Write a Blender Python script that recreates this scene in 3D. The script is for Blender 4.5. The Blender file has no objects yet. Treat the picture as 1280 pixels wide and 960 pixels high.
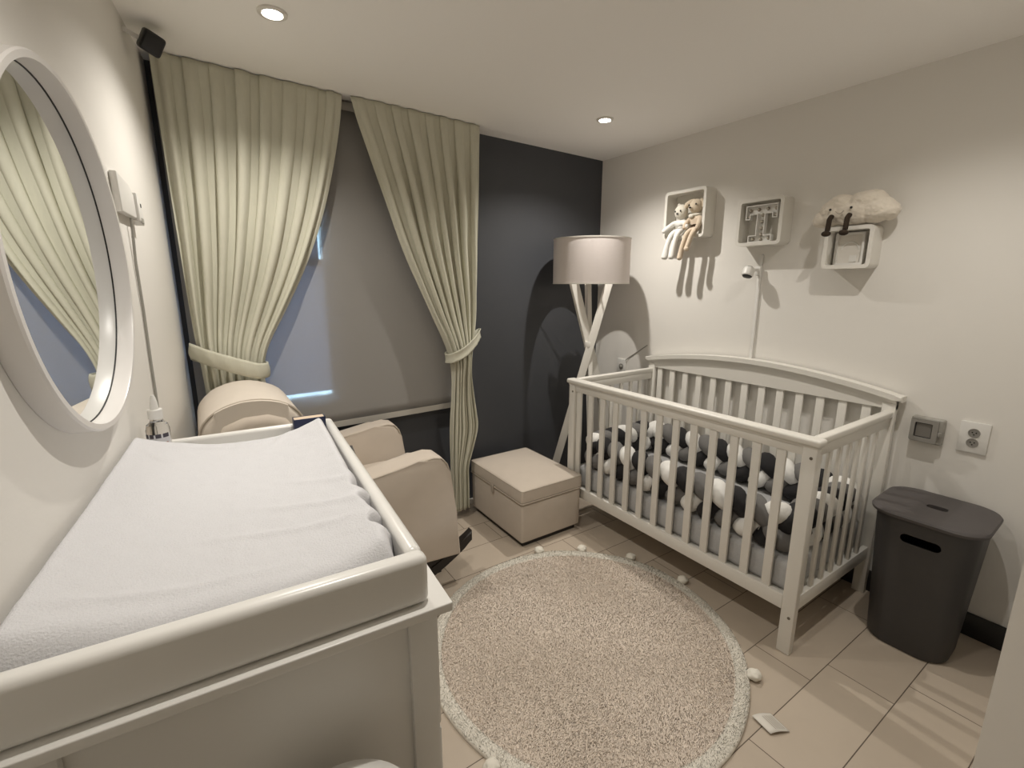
import bpy, bmesh, math, random
import numpy as np
from mathutils import Vector, Matrix, noise

# ---------------------------------------------------------------- camera, sky, lights, exposure
S = bpy.context.scene
COL = S.collection
PI = math.pi
rnd = random.Random(7)

cam_d = bpy.data.cameras.new('camera')
cam_d.sensor_width = 36.0
cam_d.lens = 586.4 / 1280.0 * 36.0
cam_d.clip_start = 0.01
cam = bpy.data.objects.new('camera', cam_d)
cam.location = (0, 0, 1.48)
cam.rotation_euler = (PI / 2 - 0.2099, 0, -0.5878)
COL.objects.link(cam)
S.camera = cam

EXPOSURE = 0.0
SPOT_W = 70.0
SPOT_COL = (1.0, 0.945, 0.865)
SKY_COL = (0.52, 0.80, 1.0)
SKY_STR = 14.0
CEIL = 2.363
SPOTS = [((0.325, 1.924), 0.64), ((1.985, 2.06), 0.95), ((1.88, 0.56), 0.48), ((0.36, 0.76), 0.58)]
S.cycles.diffuse_bounces = 8
S.cycles.max_bounces = 14

vs = S.view_settings
vs.view_transform = 'Standard'
vs.look = 'None'
vs.exposure = EXPOSURE
vs.gamma = 1.0
vs.use_curve_mapping = False

W = bpy.data.worlds.new('sky')
S.world = W
W.use_nodes = True
bgn = W.node_tree.nodes['Background']
bgn.inputs[0].default_value = (*SKY_COL, 1)
bgn.inputs[1].default_value = SKY_STR

# ---------------------------------------------------------------- materials
def lin(c):
    c /= 255.0
    return c / 12.92 if c <= 0.04045 else ((c + 0.055) / 1.055) ** 2.4

def rgb(r, g, b):
    return (lin(r), lin(g), lin(b), 1.0)

def mat(name, col, rough=0.6, metal=0.0, noise_scale=0.0, noise_amt=0.0, bump=0.0, bump_scale=60.0,
        spec=0.5, sheen=0.0, emit=None, emit_str=0.0, trans=0.0, stretch=None, bump_dist=0.002):
    m = bpy.data.materials.new(name)
    m.use_nodes = True
    nt = m.node_tree
    p = nt.nodes['Principled BSDF']
    p.inputs['Base Color'].default_value = col
    p.inputs['Roughness'].default_value = rough
    p.inputs['Metallic'].default_value = metal
    p.inputs['Specular IOR Level'].default_value = spec
    if sheen:
        p.inputs['Sheen Weight'].default_value = sheen
    if trans:
        p.inputs['Transmission Weight'].default_value = trans
    if emit:
        p.inputs['Emission Color'].default_value = emit
        p.inputs['Emission Strength'].default_value = emit_str
    if noise_amt or bump:
        tc = nt.nodes.new('ShaderNodeTexCoord')
        mp = nt.nodes.new('ShaderNodeMapping')
        nt.links.new(tc.outputs['Object'], mp.inputs[0])
        if stretch:
            mp.inputs['Scale'].default_value = stretch
    if noise_amt:
        n = nt.nodes.new('ShaderNodeTexNoise')
        n.inputs['Scale'].default_value = noise_scale
        n.inputs['Detail'].default_value = 4
        nt.links.new(mp.outputs[0], n.inputs['Vector'])
        mx = nt.nodes.new('ShaderNodeMix')
        mx.data_type = 'RGBA'
        k = 1 - noise_amt
        mx.inputs[6].default_value = (col[0] * k, col[1] * k, col[2] * k, 1)
        mx.inputs[7].default_value = (min(1, col[0] * (1 + noise_amt)), min(1, col[1] * (1 + noise_amt)), min(1, col[2] * (1 + noise_amt)), 1)
        nt.links.new(n.outputs['Fac'], mx.inputs[0])
        nt.links.new(mx.outputs[2], p.inputs['Base Color'])
    if bump:
        n2 = nt.nodes.new('ShaderNodeTexNoise')
        n2.inputs['Scale'].default_value = bump_scale
        n2.inputs['Detail'].default_value = 5
        nt.links.new(mp.outputs[0], n2.inputs['Vector'])
        b = nt.nodes.new('ShaderNodeBump')
        b.inputs['Strength'].default_value = bump
        b.inputs['Distance'].default_value = bump_dist
        nt.links.new(n2.outputs['Fac'], b.inputs['Height'])
        nt.links.new(b.outputs[0], p.inputs['Normal'])
    return m

M = {}
M['wall'] = mat('wall_paint', (0.76, 0.74, 0.70, 1), 0.75, bump=0.08, bump_scale=180)
M['ceiling'] = mat('ceiling_paint', (0.93, 0.915, 0.89, 1), 0.85, bump=0.05, bump_scale=120)
M['dark_wall'] = mat('charcoal_paint', (0.052, 0.055, 0.063, 1), 0.6, noise_scale=3, noise_amt=0.06, bump=0.06, bump_scale=160)
M['black_base'] = mat('black_baseboard', (0.008, 0.008, 0.008, 1), 0.45, noise_scale=8, noise_amt=0.1)
M['white_paint'] = mat('white_lacquer', (0.72, 0.70, 0.65, 1), 0.33, noise_scale=6, noise_amt=0.02)
M['dresser_paint'] = mat('dresser_lacquer', (0.74, 0.73, 0.70, 1), 0.28, noise_scale=5, noise_amt=0.02)
M['white_plastic'] = mat('white_plastic', (0.72, 0.71, 0.68, 1), 0.4, noise_scale=9, noise_amt=0.02)
M['grey_plastic'] = mat('grey_plastic', (0.32, 0.31, 0.28, 1), 0.35, noise_scale=9, noise_amt=0.03)
M['black_plastic'] = mat('black_plastic', (0.012, 0.012, 0.013, 1), 0.45, noise_scale=20, noise_amt=0.1)
M['curtain'] = mat('curtain_linen', (0.555, 0.545, 0.45, 1), 0.9, noise_scale=90, noise_amt=0.06, bump=0.15, bump_scale=260, spec=0.15, stretch=(1, 1, 0.25))
M['beige_fabric'] = mat('beige_upholstery', (0.54, 0.475, 0.405, 1), 0.9, noise_scale=14, noise_amt=0.05, bump=0.25, bump_scale=420, spec=0.15, sheen=0.15)
M['beige_piping'] = mat('beige_piping', (0.44, 0.385, 0.32, 1), 0.9, noise_scale=60, noise_amt=0.05)
M['pillow_fabric'] = mat('light_beige_fabric', (0.64, 0.58, 0.51, 1), 0.9, noise_scale=14, noise_amt=0.04, bump=0.2, bump_scale=400, spec=0.15)
M['dark_wood'] = mat('espresso_wood', (0.014, 0.011, 0.009, 1), 0.4, noise_scale=12, noise_amt=0.3, stretch=(1, 8, 8))
M['terry'] = mat('white_terry', (0.62, 0.62, 0.64, 1), 0.95, noise_scale=200, noise_amt=0.04, bump=0.6, bump_scale=330, spec=0.1, bump_dist=0.003)
M['terry_in'] = M['terry']
M['rug_base'] = mat('rug_backing', (0.62, 0.54, 0.455, 1), 0.95, noise_scale=60, noise_amt=0.15, bump=0.5, bump_scale=200)
M['rug_edge'] = mat('white_rug_border', (0.74, 0.70, 0.62, 1), 0.95, noise_scale=70, noise_amt=0.06, bump=0.6, bump_scale=160)
M['mirror'] = mat('mirror_silver', (0.86, 0.88, 0.88, 1), 0.0, metal=1.0, noise_scale=1, noise_amt=0.002)
M['mirror_frame'] = mat('mirror_frame_lacquer', (0.72, 0.70, 0.68, 1), 0.3, noise_scale=6, noise_amt=0.02)
M['shade'] = mat('lamp_shade_fabric', (0.78, 0.72, 0.70, 1), 0.7, noise_scale=40, noise_amt=0.04, bump=0.2, bump_scale=200, stretch=(1, 1, 6), spec=0.25)
M['shade_trim'] = mat('lamp_shade_trim', (0.70, 0.67, 0.62, 1), 0.7, noise_scale=40, noise_amt=0.03)
M['hamper'] = mat('charcoal_plastic', (0.044, 0.041, 0.040, 1), 0.5, noise_scale=30, noise_amt=0.08, bump=0.15, bump_scale=300)
M['hamper_lid'] = mat('charcoal_plastic_lid', (0.078, 0.070, 0.069, 1), 0.55, noise_scale=30, noise_amt=0.06, bump=0.15, bump_scale=300)
M['hole_shade'] = mat('painted_hole_shade', (0.004, 0.004, 0.004, 1), 0.9, noise_scale=10, noise_amt=0.1)  # near-black colour stands in for the shade inside small openings
M['sheet_grey'] = mat('grey_marl_sheet', (0.44, 0.44, 0.44, 1), 0.95, noise_scale=120, noise_amt=0.12, bump=0.15, bump_scale=300, spec=0.1)
M['braid_white'] = mat('white_jersey', (0.74, 0.73, 0.70, 1), 0.9, noise_scale=60, noise_amt=0.03, bump=0.1, bump_scale=300)
M['braid_grey'] = mat('grey_jersey', (0.145, 0.140, 0.135, 1), 0.9, noise_scale=60, noise_amt=0.06, bump=0.1, bump_scale=300)
M['braid_black'] = mat('black_jersey', (0.014, 0.013, 0.014, 1), 0.9, noise_scale=60, noise_amt=0.1, bump=0.1, bump_scale=300)
M['cream_plush'] = mat('cream_plush', (0.66, 0.63, 0.55, 1), 0.95, noise_scale=80, noise_amt=0.06, bump=0.4, bump_scale=250, sheen=0.3)
M['white_plush'] = mat('white_plush', (0.72, 0.71, 0.68, 1), 0.95, noise_scale=80, noise_amt=0.05, bump=0.4, bump_scale=250, sheen=0.3)
M['beige_plush'] = mat('beige_plush', (0.58, 0.48, 0.37, 1), 0.95, noise_scale=80, noise_amt=0.08, bump=0.4, bump_scale=250, sheen=0.3)
M['tan_plush'] = mat('tan_plush', (0.60, 0.51, 0.39, 1), 0.95, noise_scale=80, noise_amt=0.08, bump=0.4, bump_scale=250, sheen=0.3)
M['cloud_fur'] = mat('cloud_fur', (0.70, 0.64, 0.55, 1), 0.95, noise_scale=60, noise_amt=0.08, bump=0.5, bump_scale=260, sheen=0.3)
M['brown_cloth'] = mat('brown_corduroy', (0.030, 0.018, 0.010, 1), 0.9, noise_scale=100, noise_amt=0.2, bump=0.4, bump_scale=300)
M['stitch'] = mat('black_stitching', (0.01, 0.009, 0.008, 1), 0.5, noise_scale=40, noise_amt=0.1)
M['bulb'] = mat('small_bulb', (0.52, 0.48, 0.41, 1), 0.25, noise_scale=30, noise_amt=0.05)
M['bulb_hole'] = mat('socket_ring', (0.30, 0.27, 0.22, 1), 0.7, noise_scale=30, noise_amt=0.05)
M['blue_cover'] = mat('navy_card', (0.018, 0.025, 0.065, 1), 0.4, noise_scale=40, noise_amt=0.15)
M['pages'] = mat('cream_pages', (0.62, 0.50, 0.38, 1), 0.8, noise_scale=200, noise_amt=0.15, stretch=(1, 20, 1))
M['label_white'] = mat('label_paper', (0.62, 0.62, 0.64, 1), 0.5, noise_scale=20, noise_amt=0.03)
M['label_red'] = mat('label_red', (0.36, 0.13, 0.11, 1), 0.5, noise_scale=20, noise_amt=0.05)
M['label_dark'] = mat('label_print', (0.05, 0.045, 0.06, 1), 0.5, noise_scale=20, noise_amt=0.05)
M['label_violet'] = mat('label_violet', (0.20, 0.18, 0.30, 1), 0.5, noise_scale=20, noise_amt=0.05)
M['tag_fabric'] = mat('tag_satin', (0.66, 0.63, 0.57, 1), 0.6, noise_scale=30, noise_amt=0.03)
M['tag_print'] = mat('tag_print', (0.46, 0.42, 0.37, 1), 0.7, noise_scale=30, noise_amt=0.1)
M['smoke'] = mat('smoked_plastic', (0.17, 0.16, 0.145, 1), 0.3, noise_scale=30, noise_amt=0.05)
M['strap'] = mat('grey_webbing', (0.07, 0.065, 0.06, 1), 0.8, noise_scale=90, noise_amt=0.15)
M['screw'] = mat('steel_screw', (0.20, 0.18, 0.15, 1), 0.4, metal=0.8, noise_scale=50, noise_amt=0.1)
M['bar'] = mat('blind_bar', (0.42, 0.40, 0.36, 1), 0.45, noise_scale=9, noise_amt=0.03)
M['chrome'] = mat('socket_metal', (0.30, 0.29, 0.27, 1), 0.35, metal=0.3, noise_scale=50, noise_amt=0.05)
M['lens'] = mat('lamp_lens', (1, 1, 1, 1), 0.3, emit=(1, 0.95, 0.86, 1), emit_str=45, noise_scale=4, noise_amt=0.01)

def m_glass(name, col, rough):
    m = bpy.data.materials.new(name); m.use_nodes = True
    p = m.node_tree.nodes['Principled BSDF']
    p.inputs['Base Color'].default_value = col
    p.inputs['Roughness'].default_value = rough
    p.inputs['IOR'].default_value = 1.3
    p.inputs['Transmission Weight'].default_value = 1.0
    return m
M['clear'] = m_glass('clear_bottle_plastic', (0.95, 0.95, 0.95, 1), 0.03)
M['clear_cover'] = m_glass('smoked_cover', (0.55, 0.52, 0.47, 1), 0.08)

def m_blind():
    m = bpy.data.materials.new('screen_blind'); m.use_nodes = True
    nt = m.node_tree; nt.nodes.clear()
    out = nt.nodes.new('ShaderNodeOutputMaterial')
    df = nt.nodes.new('ShaderNodeBsdfDiffuse'); tl = nt.nodes.new('ShaderNodeBsdfTranslucent'); tp = nt.nodes.new('ShaderNodeBsdfTransparent')
    tc = nt.nodes.new('ShaderNodeTexCoord'); n = nt.nodes.new('ShaderNodeTexNoise'); n.inputs['Scale'].default_value = 500
    nt.links.new(tc.outputs['Object'], n.inputs['Vector'])
    mx = nt.nodes.new('ShaderNodeMix'); mx.data_type = 'RGBA'
    mx.inputs[6].default_value = (0.42, 0.405, 0.385, 1); mx.inputs[7].default_value = (0.48, 0.465, 0.44, 1)
    nt.links.new(n.outputs['Fac'], mx.inputs[0]); nt.links.new(mx.outputs[2], df.inputs[0])
    tl.inputs[0].default_value = (0.34, 0.34, 0.36, 1)
    a = nt.nodes.new('ShaderNodeMixShader'); a.inputs[0].default_value = 0.25
    b = nt.nodes.new('ShaderNodeMixShader'); b.inputs[0].default_value = 0.27
    nt.links.new(df.outputs[0], a.inputs[1]); nt.links.new(tl.outputs[0], a.inputs[2])
    nt.links.new(a.outputs[0], b.inputs[1]); nt.links.new(tp.outputs[0], b.inputs[2])
    nt.links.new(b.outputs[0], out.inputs[0])
    return m
M['blind'] = m_blind()

def m_pane(name, fac):
    m = bpy.data.materials.new(name); m.use_nodes = True
    nt = m.node_tree; nt.nodes.clear()
    out = nt.nodes.new('ShaderNodeOutputMaterial')
    tl = nt.nodes.new('ShaderNodeBsdfTranslucent'); tl.inputs[0].default_value = (0.24, 0.23, 0.27, 1)
    tp = nt.nodes.new('ShaderNodeBsdfTransparent'); tp.inputs[0].default_value = (0.95, 0.97, 1, 1)
    b = nt.nodes.new('ShaderNodeMixShader'); b.inputs[0].default_value = fac
    nt.links.new(tl.outputs[0], b.inputs[1]); nt.links.new(tp.outputs[0], b.inputs[2])
    nt.links.new(b.outputs[0], out.inputs[0])
    return m
M['frosted'] = m_pane('frosted_glass', 0.06)
M['bright_strip_pane'] = m_pane('bright_strip_glass', 0.97)  # for the added strips that let bright sky through

def m_tiles():
    m = bpy.data.materials.new('floor_tiles'); m.use_nodes = True
    nt = m.node_tree; p = nt.nodes['Principled BSDF']; L = nt.links.new
    tc = nt.nodes.new('ShaderNodeTexCoord'); sp = nt.nodes.new('ShaderNodeSeparateXYZ')
    L(tc.outputs['Object'], sp.inputs[0])
    def mth(op, a, b=None):
        n = nt.nodes.new('ShaderNodeMath'); n.operation = op
        for i, v in enumerate((a, b)):
            if v is None: continue
            if isinstance(v, (int, float)): n.inputs[i].default_value = v
            else: L(v, n.inputs[i])
        return n.outputs[0]
    TW, TH = 0.563, 0.2175
    ry = mth('DIVIDE', mth('SUBTRACT', sp.outputs[1], 0.629 - 5 * TH), TH)
    row = mth('FLOOR', ry); fy = mth('FRACT', ry)
    rx = mth('DIVIDE', mth('ADD', mth('SUBTRACT', sp.outputs[0], 1.788 - 6 * TW - 0.1408 * 3), mth('MULTIPLY', row, 0.1408)), TW)
    colr = mth('FLOOR', rx); fx = mth('FRACT', rx)
    ex = mth('MULTIPLY', mth('MINIMUM', fx, mth('SUBTRACT', 1.0, fx)), TW)
    ey = mth('MULTIPLY', mth('MINIMUM', fy, mth('SUBTRACT', 1.0, fy)), TH)
    e = mth('MINIMUM', ex, ey)
    g = mth('LESS_THAN', e, 0.0016)
    cb = nt.nodes.new('ShaderNodeCombineXYZ'); L(row, cb.inputs[0]); L(colr, cb.inputs[1])
    wn = nt.nodes.new('ShaderNodeTexWhiteNoise'); L(cb.outputs[0], wn.inputs['Vector'])
    nz = nt.nodes.new('ShaderNodeTexNoise'); nz.inputs['Scale'].default_value = 7; nz.inputs['Detail'].default_value = 6
    L(tc.outputs['Object'], nz.inputs['Vector'])
    v = mth('ADD', mth('MULTIPLY', nz.outputs['Fac'], 0.6), mth('MULTIPLY', wn.outputs['Value'], 0.4))
    mx = nt.nodes.new('ShaderNodeMix'); mx.data_type = 'RGBA'
    mx.inputs[6].default_value = (0.42, 0.355, 0.285, 1); mx.inputs[7].default_value = (0.52, 0.445, 0.36, 1)
    L(v, mx.inputs[0])
    m2 = nt.nodes.new('ShaderNodeMix'); m2.data_type = 'RGBA'
    L(g, m2.inputs[0]); L(mx.outputs[2], m2.inputs[6]); m2.inputs[7].default_value = (0.10, 0.075, 0.055, 1)
    L(m2.outputs[2], p.inputs['Base Color'])
    p.inputs['Roughness'].default_value = 0.42
    bp = nt.nodes.new('ShaderNodeBump'); bp.inputs['Strength'].default_value = 0.35; bp.inputs['Distance'].default_value = 0.002
    L(mth('SUBTRACT', 1.0, g), bp.inputs['Height']); L(bp.outputs[0], p.inputs['Normal'])
    return m
M['tiles'] = m_tiles()

# ---------------------------------------------------------------- mesh helpers
def empty(name, label, cat, loc=(0, 0, 0), rz=0.0, group=None):
    o = bpy.data.objects.new(name, None)
    o.empty_display_size = 0.05
    COL.objects.link(o)
    o.location = loc; o.rotation_euler = (0, 0, rz)
    o['label'] = label; o['category'] = cat
    if group: o['group'] = group
    return o

def link(name, me, m, parent=None, smooth=35):
    for mm in (m if isinstance(m, (list, tuple)) else [m]):
        me.materials.append(mm)
    o = bpy.data.objects.new(name, me)
    COL.objects.link(o)
    if parent: o.parent = parent
    return o

def fin(bm, name, m, parent=None, smooth=35, loc=None, rot=None):
    bmesh.ops.remove_doubles(bm, verts=bm.verts[:], dist=1e-6)
    bmesh.ops.recalc_face_normals(bm, faces=bm.faces[:])
    if smooth:
        a = math.radians(smooth)
        for f in bm.faces: f.smooth = True
        for e in bm.edges:
            if len(e.link_faces) == 2 and e.calc_face_angle(0) > a: e.smooth = False
    me = bpy.data.meshes.new(name)
    bm.to_mesh(me); bm.free()
    o = link(name, me, m, parent)
    if loc: o.location = loc
    if rot: o.rotation_euler = rot
    return o

def top(o, label, cat, group=None):
    o['label'] = label; o['category'] = cat
    if group: o['group'] = group
    return o

def struct(o):
    o['kind'] = 'structure'
    return o

def box(bm, x0, x1, y0, y1, z0, z1, bev=0.0, seg=2):
    r = bmesh.ops.create_cube(bm, size=1.0)
    vs_ = r['verts']
    for v in vs_:
        v.co = Vector(((x0 + x1) / 2 + v.co.x * (x1 - x0), (y0 + y1) / 2 + v.co.y * (y1 - y0), (z0 + z1) / 2 + v.co.z * (z1 - z0)))
    if bev:
        es = list({e for v in vs_ for e in v.link_edges})
        bmesh.ops.bevel(bm, geom=es, offset=bev, segments=seg, profile=0.5, affect='EDGES')

def B(name, m, parent, x0, x1, y0, y1, z0, z1, bev=0.003, seg=2):
    bm = bmesh.new(); box(bm, x0, x1, y0, y1, z0, z1, bev, seg)
    return fin(bm, name, m, parent)

def beam(bm, a, b, w, d, up=(0, 0, 1), bev=0.0):
    """a bar of section w x d from a to b; d is measured along 'up' projected"""
    a = Vector(a); b = Vector(b); z = (b - a).normalized(); u = Vector(up)
    x = u.cross(z).normalized(); y = z.cross(x)
    r = bmesh.ops.create_cube(bm, size=1.0); vv = r['verts']; L_ = (b - a).length; c = (a + b) / 2
    loc = [v.co.copy() for v in vv]
    for v, l in zip(vv, loc):
        v.co = c + x * (l.x * w) + y * (l.y * d) + z * (l.z * L_)
    if bev:
        es = list({e for v in vv for e in v.link_edges})
        bmesh.ops.bevel(bm, geom=es, offset=bev, segments=2, profile=0.5, affect='EDGES')

def prism(bm, pts, h0, h1, axis='y', bev=0.0, seg=3):
    """pts polygon extruded along axis. axis y: pts are (x,z); axis x: pts are (y,z); axis z: pts are (x,y)"""
    def P(p, h):
        return {'y': (p[0], h, p[1]), 'x': (h, p[0], p[1]), 'z': (p[0], p[1], h)}[axis]
    a = [bm.verts.new(P(p, h0)) for p in pts]; b = [bm.verts.new(P(p, h1)) for p in pts]
    n = len(pts); fs = [bm.faces.new(a), bm.faces.new(b[::-1])]
    for i in range(n):
        fs.append(bm.faces.new((a[i], b[i], b[(i + 1) % n], a[(i + 1) % n])))
    if bev:
        es = list({e for f in fs[:2] for e in f.edges})
        bmesh.ops.bevel(bm, geom=es, offset=bev, segments=seg, profile=0.5, affect='EDGES')

def rrect(w, h, r, n=6, cx=0, cy=0):
    pts = []
    for (sx, sy, a0) in ((1, 1, 0), (-1, 1, 90), (-1, -1, 180), (1, -1, 270)):
        for k in range(n + 1):
            a = math.radians(a0 + 90 * k / n)
            pts.append((cx + sx * (w / 2 - r) + r * math.cos(a), cy + sy * (h / 2 - r) + r * math.sin(a)))
    return pts

def ring_prism(bm, outer, inner, h0, h1, axis='x'):
    def P(p, h):
        return {'y': (p[0], h, p[1]), 'x': (h, p[0], p[1]), 'z': (p[0], p[1], h)}[axis]
    n = len(outer)
    A = [bm.verts.new(P(p, h0)) for p in outer]; Bv = [bm.verts.new(P(p, h1)) for p in outer]
    C = [bm.verts.new(P(p, h0)) for p in inner]; D = [bm.verts.new(P(p, h1)) for p in inner]
    for i in range(n):
        j = (i + 1) % n
        bm.faces.new((A[i], A[j], C[j], C[i])); bm.faces.new((Bv[i], D[i], D[j], Bv[j]))
        bm.faces.new((A[i], Bv[i], Bv[j], A[j])); bm.faces.new((C[i], C[j], D[j], D[i]))

def lathe(bm, prof, n=32, c=(0, 0, 0), axis='z', cap=True):
    rings = []
    for (r, z) in prof:
        ring = []
        for k in range(n):
            a = 2 * PI * k / n
            q = {'z': (r * math.cos(a), r * math.sin(a), z), 'x': (z, r * math.cos(a), r * math.sin(a)), 'y': (r * math.cos(a), z, r * math.sin(a))}[axis]
            ring.append(bm.verts.new((c[0] + q[0], c[1] + q[1], c[2] + q[2])))
        rings.append(ring)
    for a, b in zip(rings, rings[1:]):
        for k in range(n):
            bm.faces.new((a[k], a[(k + 1) % n], b[(k + 1) % n], b[k]))
    if cap:
        bm.faces.new(rings[0]); bm.faces.new(rings[-1])

def ell(bm, c, r, u=20, v=12, M_=None):
    res = bmesh.ops.create_uvsphere(bm, u_segments=u, v_segments=v, radius=1.0)
    for w in res['verts']:
        p = Vector((w.co.x * r[0], w.co.y * r[1], w.co.z * r[2]))
        if M_: p = M_ @ p
        w.co = Vector(c) + p
    return res['verts']

def tube(bm, path, rad, n=10, closed=False, caps=True):
    P = [Vector(p) for p in path]; N = len(P); rings = []
    rads = rad if isinstance(rad, (list, tuple)) else [rad] * N
    prev = None
    for i in range(N):
        t = (P[(i + 1) % N] - P[i - 1]) if closed else (P[min(i + 1, N - 1)] - P[max(i - 1, 0)])
        t.normalize()
        if prev is None:
            ref = Vector((0, 0, 1)) if abs(t.z) < 0.9 else Vector((1, 0, 0))
            x = ref.cross(t).normalized()
        else:
            x = (prev - t * prev.dot(t)).normalized()
        prev = x; y = t.cross(x)
        rings.append([bm.verts.new(P[i] + (x * math.cos(2 * PI * k / n) + y * math.sin(2 * PI * k / n)) * rads[i]) for k in range(n)])
    for i in range(N if closed else N - 1):
        a = rings[i]; b = rings[(i + 1) % N]
        sh = 0
        if closed and i == N - 1:
            sh = min(range(n), key=lambda s: (a[0].co - b[s].co).length)
        for k in range(n):
            bm.faces.new((a[k], a[(k + 1) % n], b[(k + 1 + sh) % n], b[(k + sh) % n]))
    if caps and not closed:
        bm.faces.new(rings[0]); bm.faces.new(rings[-1])

def grid(bm, f, nu, nv, wrap_u=False):
    V = [[bm.verts.new(f(i / (nu if wrap_u else nu - 1), j / (nv - 1))) for j in range(nv)] for i in range(nu)]
    for i in range(nu if wrap_u else nu - 1):
        for j in range(nv - 1):
            k = (i + 1) % nu
            bm.faces.new((V[i][j], V[k][j], V[k][j + 1], V[i][j + 1]))
    return V

def bake(o):
    dg = bpy.context.evaluated_depsgraph_get(); dg.update()
    me = bpy.data.meshes.new_from_object(o.evaluated_get(dg))
    old = o.data; o.modifiers.clear(); o.data = me
    bpy.data.meshes.remove(old)
    for p in me.polygons: p.use_smooth = True
    return o

def cut(o, bm_cut):
    me = bpy.data.meshes.new('cutter'); bmesh.ops.recalc_face_normals(bm_cut, faces=bm_cut.faces[:]); bm_cut.to_mesh(me); bm_cut.free()
    c = bpy.data.objects.new('cutter', me); COL.objects.link(c)
    c.parent = o.parent
    md = o.modifiers.new('cut', 'BOOLEAN'); md.object = c; md.operation = 'DIFFERENCE'; md.solver = 'EXACT'
    dg = bpy.context.evaluated_depsgraph_get(); dg.update()
    m2 = bpy.data.meshes.new_from_object(o.evaluated_get(dg))
    old = o.data; o.modifiers.clear(); o.data = m2
    bpy.data.meshes.remove(old); bpy.data.objects.remove(c); bpy.data.meshes.remove(me)
    return o

def interp(tab, z):
    tab = sorted(tab)
    if z <= tab[0][0]: return tab[0][1]
    for (a, b), (c, d) in zip(tab, tab[1:]):
        if z <= c:
            t = (z - a) / (c - a); return b + (d - b) * t
    return tab[-1][1]

def smooth_tab(tab, z, w=0.05):
    return sum(interp(tab, z + k * w) for k in (-2, -1, 0, 1, 2)) / 5

# ---------------------------------------------------------------- the room
XR = 2.61
def back_y(x): return 2.66 + 0.05 * (x - 1.5)
def left_x(y): return -0.047 - 0.111 * (2.695 - y)

bm = bmesh.new(); box(bm, -1.0, 3.2, -1.5, 3.3, -0.12, 0.0); struct(fin(bm, 'floor', M['tiles'], smooth=0))
bm = bmesh.new(); box(bm, -1.0, 3.2, -1.5, 3.3, CEIL, CEIL + 0.15); struct(fin(bm, 'ceiling', M['ceiling'], smooth=0))
bm = bmesh.new(); box(bm, XR, XR + 0.2, -1.4, 3.1, 0, CEIL); struct(fin(bm, 'wall_right', M['wall'], smooth=0))
bm = bmesh.new()
prism(bm, [(left_x(-1.4), -1.4), (left_x(back_y(-0.06)), back_y(-0.06)), (left_x(3.0), 3.0), (-0.9, 3.0), (-0.9, -1.4)], 0, CEIL, 'z')
struct(fin(bm, 'wall_left', M['wall'], smooth=0))
# charcoal window wall, slightly turned, with one narrow window opening
BW = Matrix.Translation((1.5, 2.66, 0)) @ Matrix.Rotation(math.atan(0.05), 4, 'Z')
WX0, WX1, WZ0, WZ1 = -1.50, -0.915, 0.885, 1.86
def backbox(bm, *a, **k):
    n0 = len(bm.verts); box(bm, *a, **k)
    bm.verts.ensure_lookup_table()
    for v in bm.verts[n0:]: v.co = BW @ v.co
bm = bmesh.new()
for a in ((-1.75, WX0, 0, .05, 0, CEIL), (WX1, 1.3, 0, .05, 0, CEIL), (WX0, WX1, 0, .05, 0, WZ0), (WX0, WX1, 0, .05, WZ1, CEIL)):
    backbox(bm, *a)
struct(fin(bm, 'wall_back', M['dark_wall'], smooth=0))
bm = bmesh.new(); box(bm, 1.70, 2.75, -1.4, 0.173, 0, CEIL); struct(fin(bm, 'wall_front', M['wall'], smooth=0))
bm = bmesh.new(); box(bm, -0.7, 1.70, -1.4, -1.25, 0, CEIL); struct(fin(bm, 'wall_rear', M['wall'], smooth=0))
bm = bmesh.new(); box(bm, XR - 0.014, XR, 0.18, 2.70, 0, 0.105, 0.003); struct(fin(bm, 'baseboard_right', M['black_base']))
bm = bmesh.new(); backbox(bm, -1.5, 1.09, -0.013, -0.0005, 0, 0.035, bev=0.002); struct(fin(bm, 'baseboard_back', M['white_paint']))

# the window behind the blind
wn = struct(bpy.data.objects.new('window_1', None)); COL.objects.link(wn)
bm = bmesh.new()
fy0, fy1 = 0.002, 0.045
for a in ((WX0, WX0 + .03, fy0, fy1, WZ0, WZ1), (WX1 - .012, WX1, fy0, fy1, WZ0, WZ1), (WX0, WX1, fy0, fy1, WZ1 - .02, WZ1), (WX0, WX1, fy0, fy1, WZ0 - .0, WZ0 + .006), (WX0, WX1, fy0, fy1, 1.575, 1.605)):
    backbox(bm, *a)
fin(bm, 'window_frame', M['white_paint'], wn)
bm = bmesh.new(); backbox(bm, WX0 + .03, WX1 - .012, .012, .018, 0.915, 1.575); backbox(bm, WX0 + .03, WX1 - .03, .012, .018, 1.605, WZ1 - .02)
fin(bm, 'frosted_pane', M['frosted'], wn, 0)  # frosting added to dim the daylight around the clear strips
bm = bmesh.new(); backbox(bm, WX0 + .03, WX1 - .012, .012, .018, WZ0 + .006, 0.915); backbox(bm, WX1 - .03, WX1 - .012, .012, .018, 1.605, WZ1 - .02)  # clear strips added to imitate the daylit sill line and edge sliver
fin(bm, 'bright_strip_pane', M['bright_strip_pane'], wn, 0)

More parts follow.
